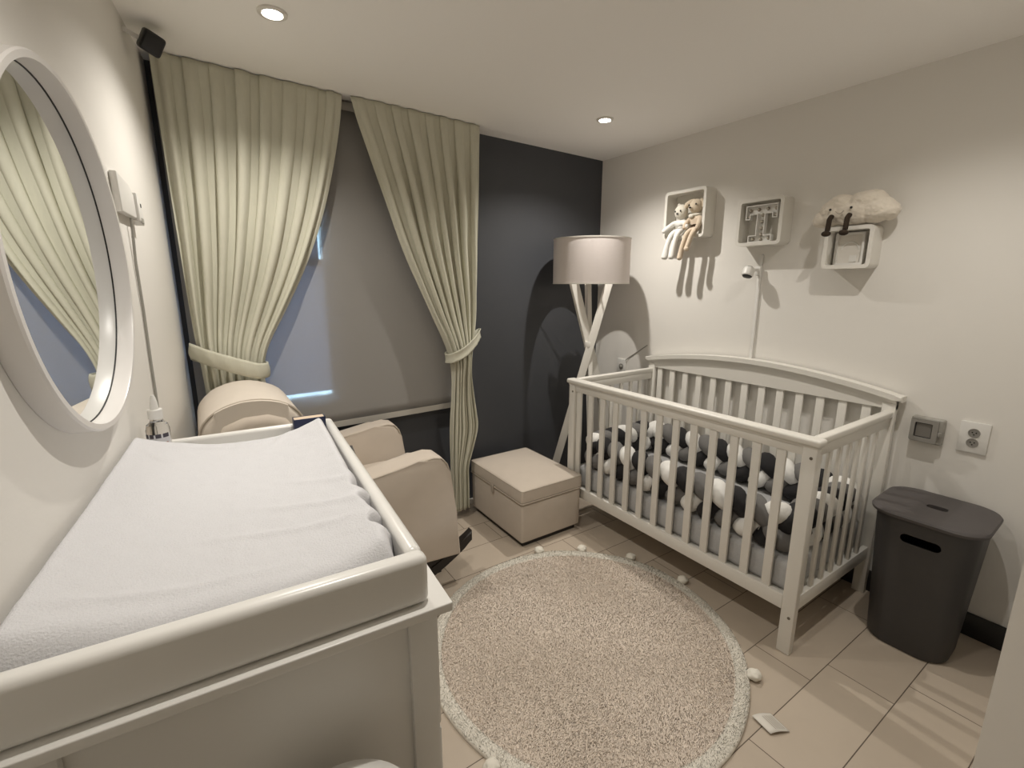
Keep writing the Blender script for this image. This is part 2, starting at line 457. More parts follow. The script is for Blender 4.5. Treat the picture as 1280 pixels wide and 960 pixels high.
# ---------------------------------------------------------------- ceiling spotlights
SPOT_LABELS = ['bright recessed ceiling spotlight above the curtains at left', 'bright recessed ceiling spotlight near the back right corner',
               'recessed ceiling spotlight above the near end of the crib', 'recessed ceiling spotlight above the changing table']
for ((sx, sy), k), lb in zip(SPOTS, SPOT_LABELS):
    t = empty('ceiling_spotlight', lb, 'ceiling light', (sx, sy, CEIL), group='recessed ceiling spotlights')
    bm = bmesh.new(); lathe(bm, [(0.030, -0.0005), (0.047, -0.0005), (0.046, -0.006), (0.033, -0.008), (0.030, -0.004)], 36, cap=False)
    fin(bm, 'trim_ring', M['white_paint'], t)
    bm = bmesh.new(); lathe(bm, [(0.030, -0.0005), (0.028, -0.003), (0.012, -0.0045)], 28)
    fin(bm, 'lens', M['lens'], t)
    ld = bpy.data.lights.new('spot_lamp', 'SPOT')
    ld.energy = SPOT_W * k; ld.color = SPOT_COL; ld.spot_size = math.radians(138); ld.spot_blend = 1.0; ld.shadow_soft_size = 0.014
    lo = bpy.data.objects.new('spot_lamp', ld); COL.objects.link(lo); lo.parent = t; lo.location = (0, 0, -0.02)

# ---------------------------------------------------------------- roller blind
t = empty('roller_blind', 'grey screen roller blind pulled down between the two curtains', 'blind', (0.65, back_y(.65) - .05, 0))
def bl(x): return back_y(x) - 0.045
bm = bmesh.new()
def fb(s, q):
    x = -0.040 + s * 1.380; z = 0.745 + q * (2.325 - 0.745)
    return (x - .65, bl(x) + 0.002 * math.sin(5 * x + 2 * z) - (back_y(.65) - .05), z)
grid(bm, fb, 40, 30)
o = fin(bm, 'blind_fabric', M['blind'], t)
sd = o.modifiers.new('thick', 'SOLIDIFY'); sd.thickness = 0.0008
bm = bmesh.new(); beam(bm, (-.655, bl(-.005) - (back_y(.65) - .05), .735), (.69, bl(1.34) - (back_y(.65) - .05), .735), .012, .026, bev=.004); fin(bm, 'bottom_bar', M['bar'], t)
bm = bmesh.new(); tube(bm, [(-.655, bl(-.005) - (back_y(.65) - .05) , 2.338), (.69, bl(1.34) - (back_y(.65) - .05), 2.338)], .02, 14); fin(bm, 'roller', M['bar'], t)

# ---------------------------------------------------------------- curtains
def make_curtain(name, label, xl, xr, dep, nf, seed, zb, tie_z, off):
    r = random.Random(seed)
    ph = [r.uniform(-.5, .5) for _ in range(60)]
    amp = [r.uniform(.7, 1.25) for _ in range(60)]
    bm = bmesh.new()
    x_mid = (smooth_tab(xl, 2.3) + smooth_tab(xr, 2.3)) / 2
    def f(s, q):
        z = CEIL - 0.004 - q * (CEIL - 0.004 - zb)
        a = smooth_tab(xl, z); b = smooth_tab(xr, z)
        w = b - a
        # folds drift sideways a little as they fall
        sw = s + 0.010 * math.sin(7 * s + 3 * z) * (4 * s * (1 - s))
        u = sw * nf
        i = int(u); fr = u - i
        p0 = ph[i] + (ph[i + 1] - ph[i]) * fr; a0 = amp[i] + (amp[i + 1] - amp[i]) * fr
        # narrow pleat ridges standing proud of wide shallow valleys
        uu = u + 0.22 * p0
        fr2 = uu - math.floor(uu)
        dd = fr2 - 0.5
        wl, wr = 0.20, 0.11
        ridge = math.exp(-(dd / (wl if dd < 0 else wr)) ** 2)
        fr3 = (uu * 2.0 + 0.3 + p0) % 1.0 - 0.5
        sharp = 0.45 - 1.55 * ridge - 0.30 * math.exp(-(fr3 / 0.22) ** 2) * (0.5 + p0) + 0.22 * math.sin(2 * PI * uu * 0.5 + p0)
        neck = math.exp(-((z - tie_z) / 0.16) ** 2)
        d = dep * a0 * (1 + .35 * (1 - neck))
        hb = max(0.0, min(1.0, (CEIL - z) / 0.35)); d *= 0.30 + 0.70 * hb
        yy = d * sharp + neck * 0.25 * d * math.sin(4 * PI * u + 2.1 * p0 + 1.5 * z)
        # small creases pulled towards the tie
        yy += 0.004 * math.sin(36 * s + 9 * z + ph[7] * 5) * math.sin(4 * z + ph[3] * 9)
        bul = 0.055 * neck * math.sqrt(max(0, 1 - (2 * s - 1) ** 2))
        x = a + w * (sw + 0.30 / nf * math.sin(4 * PI * u + 2 * p0) * 0.5 * min(1, 8 * s * (1 - s)))
        return (x, back_y(x) - off + yy - bul, z)
    grid(bm, f, 260, 110)
    o = fin(bm, name, M['curtain'], None, 180)
    sd = o.modifiers.new('thick', 'SOLIDIFY'); sd.thickness = 0.003; sd.offset = 0
    top(o, label, 'curtain', 'tied curtains at the window')
    return o

make_curtain('curtain', 'cream linen curtain at left, tied back behind the armchair',
             [(0.0, .0), (0.90, -.004), (1.06, -.004), (1.30, -.022), (1.84, -.032), (2.33, -.038)],
             [(0.0, .215), (0.75, .225), (0.93, .25), (1.08, .225), (1.15, .235), (1.35, .355), (1.573, .475), (1.83, .575), (2.10, .65), (2.363, .70)],
             0.017, 8, 5, 0.03, 1.10, 0.125)
make_curtain('curtain', 'cream linen curtain in the middle, tied back behind the ottoman',
             [(0.0, 1.20), (0.17, 1.215), (0.6, 1.215), (0.9, 1.245), (1.03, 1.24), (1.10, 1.225), (1.2, 1.17), (1.35, 1.10), (1.67, .955), (2.016, .842), (2.363, .72)],
             [(0.0, 1.335), (0.42, 1.335), (0.52, 1.43), (0.56, 1.425), (0.85, 1.38), (1.03, 1.355), (1.12, 1.375), (1.27, 1.42), (1.73, 1.44), (2.363, 1.462)],
             0.017, 8, 9, 0.06, 1.06, 0.135)

def tieback(name, label, pts, h):
    """band: closed loop path, strip of height h following the path"""
    bm = bmesh.new()
    P = [Vector(p) for p in pts]
    # resample with catmull-rom
    Q = []; N = len(P)
    for i in range(N):
        p0, p1, p2, p3 = P[i - 1], P[i], P[(i + 1) % N], P[(i + 2) % N]
        for k in range(8):
            t_ = k / 8
            Q.append(0.5 * ((2 * p1) + (-p0 + p2) * t_ + (2 * p0 - 5 * p1 + 4 * p2 - p3) * t_ ** 2 + (-p0 + 3 * p1 - 3 * p2 + p3) * t_ ** 3))
    n = len(Q)
    rows = []
    for i, q in enumerate(Q):
        tn = (Q[(i + 1) % n] - Q[i - 1]).normalized(); side = Vector((0, 0, 1)); side = (side - tn * side.dot(tn)).normalized()
        out = tn.cross(side)
        rows.append([bm.verts.new(q + side * (h * (j / 6 - .5)) + out * (0.006 * math.sin(PI * j / 6) + 0.0015 * math.sin(i * 1.3 + j))) for j in range(7)])
    for i in range(n):
        for j in range(6):
            bm.faces.new((rows[i][j], rows[i][j + 1], rows[(i + 1) % n][j + 1], rows[(i + 1) % n][j]))
    o = fin(bm, name, M['curtain'], None, 180)
    sd = o.modifiers.new('thick', 'SOLIDIFY'); sd.thickness = 0.005; sd.offset = 0
    return top(o, label, 'curtain tieback', 'curtain tiebacks')
tieback('curtain_tieback', 'cream fabric tieback band around the left curtain above the armchair',
        [(-0.040, 2.47, 1.195), (0.02, 2.385, 1.17), (0.12, 2.345, 1.13), (0.20, 2.35, 1.10), (0.245, 2.41, 1.093), (0.235, 2.49, 1.09), (0.12, 2.522, 1.12), (0.0, 2.515, 1.165)], 0.068)
tieback('curtain_tieback', 'cream fabric tieback band around the curtain above the ottoman',
        [(1.50, 2.625, 1.175), (1.43, 2.515, 1.165), (1.36, 2.455, 1.13), (1.28, 2.43, 1.085), (1.215, 2.455, 1.055), (1.205, 2.53, 1.05), (1.28, 2.572, 1.075), (1.40, 2.61, 1.13)], 0.055)

# ---------------------------------------------------------------- corner speaker
t = empty('wall_speaker', 'small black speaker mounted high in the left ceiling corner', 'speaker', (-0.022, 2.235, 2.302), math.radians(20))
bm = bmesh.new(); box(bm, -.032, .032, -.028, .032, -.034, .034, .010, 3); fin(bm, 'speaker_body', M['black_plastic'], t, rot=(0.45, 0.35, 0))
bm = bmesh.new(); box(bm, -.027, .027, -.032, -.027, -.029, .029, .003); fin(bm, 'speaker_grille', M['black_plastic'], t, rot=(0.45, 0.35, 0))
bm = bmesh.new(); beam(bm, (-.02, .02, .01), (-.075, .035, .030), .012, .012); fin(bm, 'mounting_bracket', M['white_plastic'], t)

# ---------------------------------------------------------------- things on the left wall
LU = Vector((-.111, -1, 0)).normalized(); LN = Vector((1, -.111, 0)).normalized()
def on_left(u, z, d=0.0): return Vector((-.047, 2.695, 0)) + LU * u + LN * d + Vector((0, 0, z))
la = math.atan2(LN.y, LN.x)          # local +x = out of the wall, local -y = along u
p = on_left(1.457, 1.530)
t = empty('round_mirror', 'large round wall mirror in a deep white frame above the changing table', 'mirror', p, la)
bm = bmesh.new()
lathe(bm, [(0.337, 0.0005), (0.3378, 0.036), (0.335, 0.0395), (0.3245, 0.0395), (0.323, 0.037), (0.323, 0.0045), (0.30, 0.0045), (0.30, 0.0005)], 96, axis='x', cap=False)
fin(bm, 'mirror_frame', M['mirror_frame'], t)
bm = bmesh.new(); lathe(bm, [(0.321, 0.0048), (0.321, 0.0060)], 96, axis='x'); fin(bm, 'mirror_glass', M['mirror'], t, 20)
bm = bmesh.new(); lathe(bm, [(0.323, 0.0045), (0.3231, 0.0075), (0.3218, 0.0075), (0.3215, 0.0045)], 96, axis='x', cap=False); fin(bm, 'rubber_seal', M['black_plastic'], t)

t = empty('wall_control_box', 'white plastic control box on the left wall beyond the mirror', 'control box', on_left(.84, 1.72), la)
bm = bmesh.new(); prism(bm, [(-.135, .060), (-.01, .045), (.065, .005), (.065, -.045), (-.135, -.045)], 0.0005, .019, 'x', .004); fin(bm, 'housing', M['white_plastic'], t)
bm = bmesh.new(); prism(bm, [(.030, .030), (.085, .012), (.085, -.060), (.030, -.050)], .0005, .027, 'x', .004); fin(bm, 'module_cover', M['white_plastic'], t)
B('sensor_hole_shade', M['hole_shade'], t, .0265, .028, .058, .070, -.008, .003, .001)  # raised near-black tab, shade of the hole put into its colour
B('port', M['grey_plastic'], t, .0265, .028, .045, .078, -.055, -.040, .001)
bm = bmesh.new(); tube(bm, [on_left(.85, 1.672, .012), on_left(.85, 1.55, .006), on_left(.845, 1.40, .005), on_left(.858, 1.25, .005), on_left(.865, 1.10, .005), on_left(.86, .98, .006)], .0038, 8)
top(fin(bm, 'power_cord', M['grey_plastic']), 'thin cord running down the left wall from the white control box', 'cord')

# ---------------------------------------------------------------- dresser, changing tray and what lies in it
DR = math.radians(-2.95)
SHEAR = 0.0175      # the unit is a touch out of square, following the wall
D0 = (0.268, 0.646, 0)
t = empty('dresser', 'white dresser with a recessed side panel under the changing tray', 'dresser', D0, DR)
bm = bmesh.new(); box(bm, -.499, .033, -.017, .985, .946, .9625, .002, 3); fin(bm, 'dresser_top', M['dresser_paint'], t)
bm = bmesh.new(); box(bm, -.485, .012, .034, .975, .06, .9455); fin(bm, 'carcass', M['dresser_paint'], t)
bm = bmesh.new()
box(bm, -.030, .016, .020, .034, 0.0, .9455, .002); box(bm, -.485, -.445, .020, .034, 0.0, .9455, .002)
box(bm, -.445, -.030, .020, .034, .918, .9448, .001); box(bm, -.445, -.030, .020, .034, .06, .12, .002)
fin(bm, 'side_frame', M['dresser_paint'], t)
for i in range(3):
    z0 = .08 + i * .288
    d = B('drawer', M['dresser_paint'], t, .0125, .030, .05, .97, z0, z0 + .278, .004)
    for yy in (.28, .74):
        bm = bmesh.new(); lathe(bm, [(.006, .0305), (.007, .040), (.014, .047), (.015, .053), (.010, .058)], 18, c=(0, yy, z0 + .15), axis='x')
        fin(bm, 'knob', M['chrome'], d)
for (xx, yy) in ((-.46, .95), (-.02, .95)):
    B('foot', M['dresser_paint'], t, xx - .02, xx + .02, yy - .02, yy + .02, 0, .0595, .003)

t = empty('changing_tray', 'white wooden changing tray with raised rounded rims on the dresser', 'changing tray', D0, DR)
TZ0, TZ1 = .9630, 1.050
TWD = -.500
def rim(name, x0, x1, y0, y1):
    bm = bmesh.new(); box(bm, x0, x1, y0, y1, TZ0, 1.034 if name == 'left_rim' else TZ1, .005 if name == 'left_rim' else .0125, 5); return fin(bm, name, M['dresser_paint'], t)
rim('front_rim', TWD, 0, 0, .034); rim('back_rim', TWD, 0, .905, .93)
rim('right_rim', -.027, 0, .028, .91); rim('left_rim', TWD, TWD + .016, .034, .905)
B('tray_base', M['dresser_paint'], t, TWD + .01, -.01, .02, .92, TZ0, .974, 0)
# safety strap looped over the right rim
bm = bmesh.new(); beam(bm, (.003, .63, 1.03), (.003, .70, 1.005), .004, .025); beam(bm, (.003, .575, 1.012), (.003, .63, 1.03), .004, .03); fin(bm, 'strap', M['strap'], t)
bm = bmesh.new(); box(bm, .001, .011, .555, .585, .995, 1.02, .002); fin(bm, 'strap_buckle', M['grey_plastic'], t)

PX0, PX1, PY0, PY1 = -.494, -.034, .040, .858
bm = bmesh.new()
def pad(s, q):
    """s across from right (0) to left (1), q along from front to back"""
    ripple = 0.0
    if s < .12: ripple = (1 - s / .12) ** 2 * (.011 * math.sin(2 * PI * (q * 9.0)) + .005 * math.sin(2 * PI * q * 15 + 1)) * min(1, max(0, (.50 - q) * 6)) * min(1, q * 10)
    # rounded plan
    x = PX1 + (PX0 - PX1) * s
    y = PY0 + (PY1 - PY0) * q
    e = min(q / .05, (1 - q) / .05, 1.0); ex = min(s / .05, (1 - s) / .05 + .55, 1.0)
    c = abs(2 * s - 1)
    cc = c ** (2.4 if s < .5 else 1.7)
    hh = .050 + (.062 if s < .5 else .066) * cc * (0.70 + .30 * q ** 1.5) + .008 * q
    edge = math.sqrt(max(0, 1 - (1 - e) ** 2)) * math.sqrt(max(0, 1 - (1 - ex) ** 2))
    z = .976 + (hh + .010 * (1 - c)) * (.30 + .70 * edge)
    w = 0.0
    # long pull creases running diagonally and towards the corners
    for (px, py, dx, dy, a, wd, ln) in ((.18, .30, .85, .50, .0042, .020, .30), (.30, .22, .95, .30, .0040, .018, .28), (.12, .42, .75, .65, .0035, .02, .2),
                                        (.45, .92, .95, -.15, .0040, .016, .25), (.62, .90, .9, .10, .0035, .014, .2), (.28, .90, .5, -.85, .0045, .02, .16), (.86, .82, .55, .8, .004, .02, .15), (.7, .10, 1, .1, .004, .02, .3)):
        l = math.hypot(dx, dy); ux, uy = dx / l, dy / l
        rx, ry = s - px, (q - py) * 1.9
        along = rx * ux + ry * uy; perp = -rx * uy + ry * ux
        w += a * math.exp(-(perp / wd / 1.3) ** 2) * math.exp(-(along / ln) ** 2)
    w += .0035 * noise.noise((x * 9, y * 6, 1.3)) + .0012 * noise.noise((x * 40, y * 40, 2.3))
    x -= ripple; z += w * edge - abs(ripple) * .3
    return (x, y, z)
V = grid(bm, pad, 120, 170)
# skirt down to the tray base
nu, nv = 120, 170
loop = [V[i][0] for i in range(nu)] + [V[nu - 1][j] for j in range(1, nv)] + [V[i][nv - 1] for i in range(nu - 2, -1, -1)] + [V[0][j] for j in range(nv - 2, 0, -1)]
prev_ring = loop
for (zz, xm) in ((1.041, None), (1.040, -.4825), (.9745, -.4825)):
    low = [bm.verts.new((v.co.x if xm is None else max(v.co.x, xm), v.co.y, min(zz, v.co.z - .002))) for v in loop]
    for i in range(len(loop)):
        j = (i + 1) % len(loop); bm.faces.new((prev_ring[i], low[i], low[j], prev_ring[j]))
    prev_ring = low
bm.faces.new(low)
o = fin(bm, 'changing_pad', M['terry'], None, 60); o.location = D0; o.rotation_euler = (0, 0, DR)
top(o, 'contoured changing pad in a wrinkled white terry cover lying in the tray', 'changing pad')

for nm_o in ('dresser', 'changing_tray', 'changing_pad'):
    ro = bpy.data.objects[nm_o]
    todo = [ro] + list(ro.children) + [g_ for c_ in ro.children for g_ in c_.children]
    for ob in todo:
        if ob.type == 'MESH':
            for v in ob.data.vertices: v.co.x += SHEAR * v.co.y - .033 * (1 - v.co.y / .93) * max(0, v.co.x / TWD)

# bottle
bx = Matrix.Translation(D0) @ Matrix.Rotation(DR, 4, 'Z') @ Vector((-.437, .875, .9745))
t = empty('pump_bottle', 'clear plastic bottle with white cap beside the wall in the tray corner', 'bottle', bx, math.radians(-95))
bm = bmesh.new()
lathe(bm, [(.004, 0), (.0255, 0), (.027, .004), (.027, .122), (.024, .136), (.0155, .143), (.0145, .152)], 32); fin(bm, 'bottle_body', M['clear'], t)
bm = bmesh.new(); lathe(bm, [(.017, .1525), (.017, .176), (.0155, .178)], 28); fin(bm, 'bottle_cap', M['white_plastic'], t)
bm = bmesh.new(); lathe(bm, [(.010, .178), (.0085, .196), (.0060, .210), (.0035, .216)], 20); fin(bm, 'nozzle', M['white_plastic'], t)
def band(name, m, z0, z1, a0, a1, r=.0275):
    bm = bmesh.new(); n = 20
    rows = [[bm.verts.new((rr * math.cos(a0 + (a1 - a0) * k / n), rr * math.sin(a0 + (a1 - a0) * k / n), z)) for (rr, z) in ((r, z0), (r, z1), (r - .0004, z1), (r - .0004, z0))] for k in range(n + 1)]
    for a, b in zip(rows, rows[1:]):
        for i in range(4): bm.faces.new((a[i], a[(i + 1) % 4], b[(i + 1) % 4], b[i]))
    bm.faces.new(rows[0]); bm.faces.new(rows[-1])
    return fin(bm, name, m, t, 60)
lab = band('label', M['label_white'], .02, .112, -1.25, 1.25)
for (a0, a1) in ((-1.1, -.75), (-.6, -.25), (-.1, .35), (.5, 1.05)):
    band('label_print', M['label_dark'], .103, .114, a0, a1, .0279)
band('label_stripe', M['label_red'], .070, .090, -.8, .9, .0279); band('label_print', M['label_dark'], .064, .070, -.8, .9, .0279)
band('label_stripe', M['label_violet'], .04, .060, -1.0, 1.0, .0279)

# book standing in the tray corner
t = empty('book', 'dark blue book with pale pages standing in the far tray corner', 'book', (D0[0] + .0145, D0[1], 0), DR)
bm = bmesh.new(); box(bm, -.118, -.028, .8605, .8635, .9745, 1.074, .0005); box(bm, -.118, -.028, .899, .902, .9745, 1.074, .0005); box(bm, -.030, -.027, .8605, .902, .9745, 1.074, .0005); box(bm, -.119, -.116, .8605, .902, .9745, 1.074, .0005)
fin(bm, 'cover', M['blue_cover'], t)
B('pages', M['pages'], t, -.116, -.030, .8637, .8988, .9745, 1.0725, 0)

# nappy pail in front of the dresser
t = empty('nappy_pail', 'white round-lidded bin standing on the floor before the dresser', 'bin', (.086, .538, 0))
bm = bmesh.new(); lathe(bm, [(.092, 0), (.097, .01), (.112, .64), (.115, .68), (.115, .700)], 48); fin(bm, 'bin_body', M['white_plastic'], t)
bm = bmesh.new(); lathe(bm, [(.119, .7005), (.120, .712), (.117, .728), (.105, .748), (.07, .764), (.03, .771), (.001, .772)], 48, cap=False); fin(bm, 'bin_lid', M['white_plastic'], t, 60)

# ---------------------------------------------------------------- rocking armchair
t = empty('rocking_armchair', 'beige upholstered rocking armchair on dark runners under the window', 'armchair', (0, 0, 0))
F = M['beige_fabric']
def arm(name, y0, y1):
    bm = bmesh.new()
    prof = [(.915, .225), (.893, .45), (.866, .66), (.852, .705), (.828, .732), (.79, .741), (.72, .735), (.40, .692), (.31, .66), (.25, .27)]
    prism(bm, prof, y0, y1, 'y', .022, 4)
    a = fin(bm, name, F, t, 40)
    bm = bmesh.new()
    for ys in (y0 + .004, y1 - .004):
        tube(bm, [(x, ys, z - .0075) for (x, z) in prof[1:9]], .0035, 6)
    fin(bm, 'piping', M['beige_piping'], a)
    return a
arm('armrest', 1.800, 1.935); arm('armrest', 2.400, 2.520)
B('seat_base', F, t, .27, .875, 1.937, 2.398, .25, .415, .015, 3)
def cushion(name, m, x0, x1, y0, y1, z0, z1, bev, crown=.02):
    bm = bmesh.new(); box(bm, x0, x1, y0, y1, z0, z1, bev, 4)
    bmesh.ops.subdivide_edges(bm, edges=[e for e in bm.edges if e.calc_length() > .1], cuts=9, use_grid_fill=True)
    for v in bm.verts:
        a = (v.co.x - x0) / (x1 - x0) * 2 - 1; b = (v.co.y - y0) / (y1 - y0) * 2 - 1
        if v.co.z > (z0 + z1) / 2: v.co.z += crown * max(0, 1 - a * a) * max(0, 1 - b * b) + .002 * noise.noise((v.co.x * 12, v.co.y * 12, 0))
    return fin(bm, name, m, t, 50)
cushion('seat_cushion', F, .35, .905, 1.94, 2.395, .416, .545, .035)
bm = bmesh.new(); prism(bm, [(.44, .43), (.36, .70), (.275, .93), (.24, .985), (.18, 1.01), (.10, 1.01), (.03, .985), (-.005, .93), (.06, .62), (.16, .28), (.30, .28)], 1.885, 2.375, 'y', .035, 4)
fin(bm, 'backrest', F, t, 40)
# head pillow draped over the top of the back
def pil_prof(k, n=22):
    a = math.radians(-28 + 236 * k / n)
    return (.130 + .175 * math.cos(a) + .02 * math.sin(a) * 0, .945 + .118 * math.sin(a))
prof = [pil_prof(k) for k in range(23)]
bm = bmesh.new(); prism(bm, prof + [(.02, .90), (.22, .87)], 1.905, 2.355, 'y', .040, 5)
for v in bm.verts:
    v.co.z += .012 * math.cos((v.co.y - 2.13) / .225 * PI / 2) + .003 * noise.noise(v.co * 14)
pw = fin(bm, 'head_pillow', M['pillow_fabric'], t, 60)
bm = bmesh.new()
tube(bm, [(.130 + (x - .130) * .985, 1.921, .945 + (z - .945) * .985 + .002) for (x, z) in prof], .0042, 8); fin(bm, 'piping', M['beige_piping'], pw)
for y0 in (1.915, 2.37):
    bm = bmesh.new()
    cx, R_ = .42, 1.02
    pts = []
    for k in range(25):
        x = -.06 + (1.035 + .06) * k / 24; pts.append((x, .002 + R_ - math.sqrt(R_ * R_ - (x - cx) ** 2)))
    upp = [(x, z + .052) for x, z in pts]
    prism(bm, pts + upp[::-1], y0, y0 + .042, 'y', .006, 2)
    prism(bm, [(.30, .05), (.86, .09), (.86, .26), (.30, .26)], y0 + .004, y0 + .038, 'y')
    fin(bm, 'rocker', M['dark_wood'], t)
B('cross_bar', M['dark_wood'], t, .38, .42, 1.957, 2.37, .06, .10, .004); B('cross_bar', M['dark_wood'], t, .76, .80, 1.957, 2.37, .15, .19, .004)

# ---------------------------------------------------------------- ottoman
t = empty('storage_ottoman', 'beige upholstered storage ottoman with padded lid standing on the tiles', 'ottoman', (1.605, 2.27, 0))
B('plinth', M['dark_wood'], t, -.195, .195, -.265, .265, 0, .0295, .003)
bm = bmesh.new(); box(bm, -.218, .218, -.288, .290, .03, .272, .014, 4); fin(bm, 'ottoman_body', F, t)
bm = bmesh.new(); box(bm, -.222, .222, -.294, .294, .274, .352, .012, 4)
bmesh.ops.subdivide_edges(bm, edges=[e for e in bm.edges if e.calc_length() > .1], cuts=11, use_grid_fill=True)
for v in bm.verts:
    a = v.co.x / .222; b = v.co.y / .294
    if v.co.z > .32:
        v.co.z += .030 * max(0, 1 - a ** 2) ** .7 * max(0, 1 - b ** 2) ** .7 + .0025 * noise.noise((v.co.x * 14, v.co.y * 10, 3))
lid = fin(bm, 'ottoman_lid', F, t, 50)
bm = bmesh.new()
q = rrect(.440, .584, .014, 4); tube(bm, [(x, y, .350) for x, y in q], .0038, 6, closed=True)
q = rrect(.446, .590, .014, 4); tube(bm, [(x, y, .276) for x, y in q], .0038, 6, closed=True); fin(bm, 'piping', M['beige_piping'], lid)
bm = bmesh.new(); box(bm, -.229, -.221, .005, .030, .235, .288, .002); o = fin(bm, 'pull_tab', M['beige_piping'], lid); o['label'] = 'small dark fabric pull tab'

# ---------------------------------------------------------------- round rug
RC = (1.215, 1.275); RR = 0.645
t = empty('round_rug', 'round shaggy beige rug with white border and pompoms on the tiled floor', 'rug', (RC[0], RC[1], 0))
def wob(a): return 1 + .006 * math.sin(3 * a + 1) + .004 * math.sin(7 * a) + .010 * math.sin(2 * a + .6)
bm = bmesh.new()
lathe(bm, [(RR, .001), (RR + .003, .006), (RR - .004, .012)], 120)
for v in bm.verts:
    k = wob(math.atan2(v.co.y, v.co.x)); v.co.x *= k; v.co.y *= k
fin(bm, 'rug_base', M['rug_base'], t)
bm = bmesh.new()
lathe(bm, [(.598, .0122), (.604, .0145), (RR, .0145), (RR + .006, .008), (RR + .005, .0005)], 120, cap=False)
for v in bm.verts:
    k = wob(math.atan2(v.co.y, v.co.x)); v.co.x *= k; v.co.y *= k
o = fin(bm, 'rug_border', M['rug_edge'], t, 60); o['label'] = 'white looped border of the rug'
def tufts(name, m, r0, r1, count, h, seed, parent):
    g = np.random.default_rng(seed)
    rad = np.sqrt(g.uniform(r0 ** 2, r1 ** 2, count)); ang = g.uniform(0, 2 * PI, count)
    k = 1 + .006 * np.sin(3 * ang + 1) + .004 * np.sin(7 * ang) + .010 * np.sin(2 * ang + .6)
    bxy = np.stack([rad * np.cos(ang) * k, rad * np.sin(ang) * k], 1)
    dr = g.uniform(0, 2 * PI, count); wd = g.uniform(.0009, .0018, count); hh = h * g.uniform(.55, 1.15, count)
    # matted patches: the pile leans with a slow swirl
    lean = g.normal(0, .5, (count, 2)) + 0.55 * np.stack([np.sin(bxy[:, 1] * 9 + 2 * np.sin(bxy[:, 0] * 5)), np.cos(bxy[:, 0] * 8 + np.sin(bxy[:, 1] * 7))], 1)
    v = np.zeros((count, 3, 3))
    ox = np.stack([np.cos(dr), np.sin(dr)], 1) * wd[:, None]
    v[:, 0, :2] = bxy - ox; v[:, 1, :2] = bxy + ox; v[:, 0, 2] = v[:, 1, 2] = .0105
    v[:, 2, :2] = bxy + lean * hh[:, None] * .6; v[:, 2, 2] = .0105 + hh
    me = bpy.data.meshes.new(name)
    me.from_pydata(v.reshape(-1, 3).tolist(), [], np.arange(count * 3).reshape(-1, 3).tolist())
    nr = np.zeros((count * 3, 3)); nr[:, 2] = 1; nr[:, :2] = np.repeat(lean * .22 + g.normal(0, .22, (count, 2)), 3, 0)
    nr /= np.linalg.norm(nr, axis=1)[:, None]
    for pl in me.polygons: pl.use_smooth = True
    me.normals_split_custom_set_from_vertices(nr.tolist())
    o = link(name, me, m, parent); o['kind'] = 'stuff'
    return o
def m_pile(name, c, var):
    m = bpy.data.materials.new(name); m.use_nodes = True; nt = m.node_tree; p_ = nt.nodes['Principled BSDF']
    p_.inputs['Roughness'].default_value = .95; p_.inputs['Specular IOR Level'].default_value = .1
    tc = nt.nodes.new('ShaderNodeTexCoord'); n = nt.nodes.new('ShaderNodeTexNoise'); n.inputs['Scale'].default_value = 5; n.inputs['Detail'].default_value = 8; n.inputs['Roughness'].default_value = .75
    nt.links.new(tc.outputs['Object'], n.inputs['Vector'])
    mx = nt.nodes.new('ShaderNodeMix'); mx.data_type = 'RGBA'; mx.inputs[6].default_value = (*[q_ * (1 - var) for q_ in c], 1); mx.inputs[7].default_value = (*[min(1, q_ * (1 + var)) for q_ in c], 1)
    nt.links.new(n.outputs['Fac'], mx.inputs[0]); nt.links.new(mx.outputs[2], p_.inputs['Base Color'])
    return m
M['pile'] = m_pile('beige_pile', (.86, .755, .66), .12); M['pile_white'] = m_pile('white_pile', (.74, .71, .63), .06)
tufts('pile', M['pile'], 0, .603, 240000, .0065, 3, t)
tufts('border_pile', M['pile_white'], .600, RR + .002, 40000, .009, 4, t)
for (px, py) in ((1.455, 1.917), (1.654, 1.772), (1.800, 1.555), (1.860, 1.28), (1.60, .775), (.752, 1.76), (.62, 1.02), (1.02, .63)):
    d = Vector((px - RC[0], py - RC[1])); a = math.atan2(d.y, d.x); rr = (RR + .022) * wob(a)
    bm = bmesh.new(); vv = ell(bm, (rr * math.cos(a), rr * math.sin(a), .019), (.027, .025, .018), 24, 16)
    for v in bm.verts: v.co += v.normal * .0 + Vector((noise.noise(v.co * 90), noise.noise(v.co * 90 + Vector((5, 0, 0))), 0)) * .006
    fin(bm, 'pompom', M['pile_white'], t, 60)
# sewn care tag
tx, ty = 1.440 - RC[0], .640 - RC[1]
a = math.radians(-4)
bm = bmesh.new()
def tg(s, q): return (tx - .004 + .066 * s + .012 * q, ty - .045 + .072 * q - .03 * s, .008 + .004 * math.sin(4 * s) + .002 * q)
grid(bm, tg, 12, 6); o = fin(bm, 'care_tag', M['tag_fabric'], t, 60); sd = o.modifiers.new('thick', 'SOLIDIFY'); sd.thickness = .001
o['label'] = 'white sewn-in care tag'
bm = bmesh.new()
for k in range(5):
    s0 = .38 + k * .11
    P4 = [tg(s0, .12), tg(s0 + .05, .12), tg(s0 + .05, .85), tg(s0, .85)]
    bm.faces.new([bm.verts.new((x, y, z + .0012)) for (x, y, z) in P4])
fin(bm, 'tag_print', M['tag_print'], o, 0)

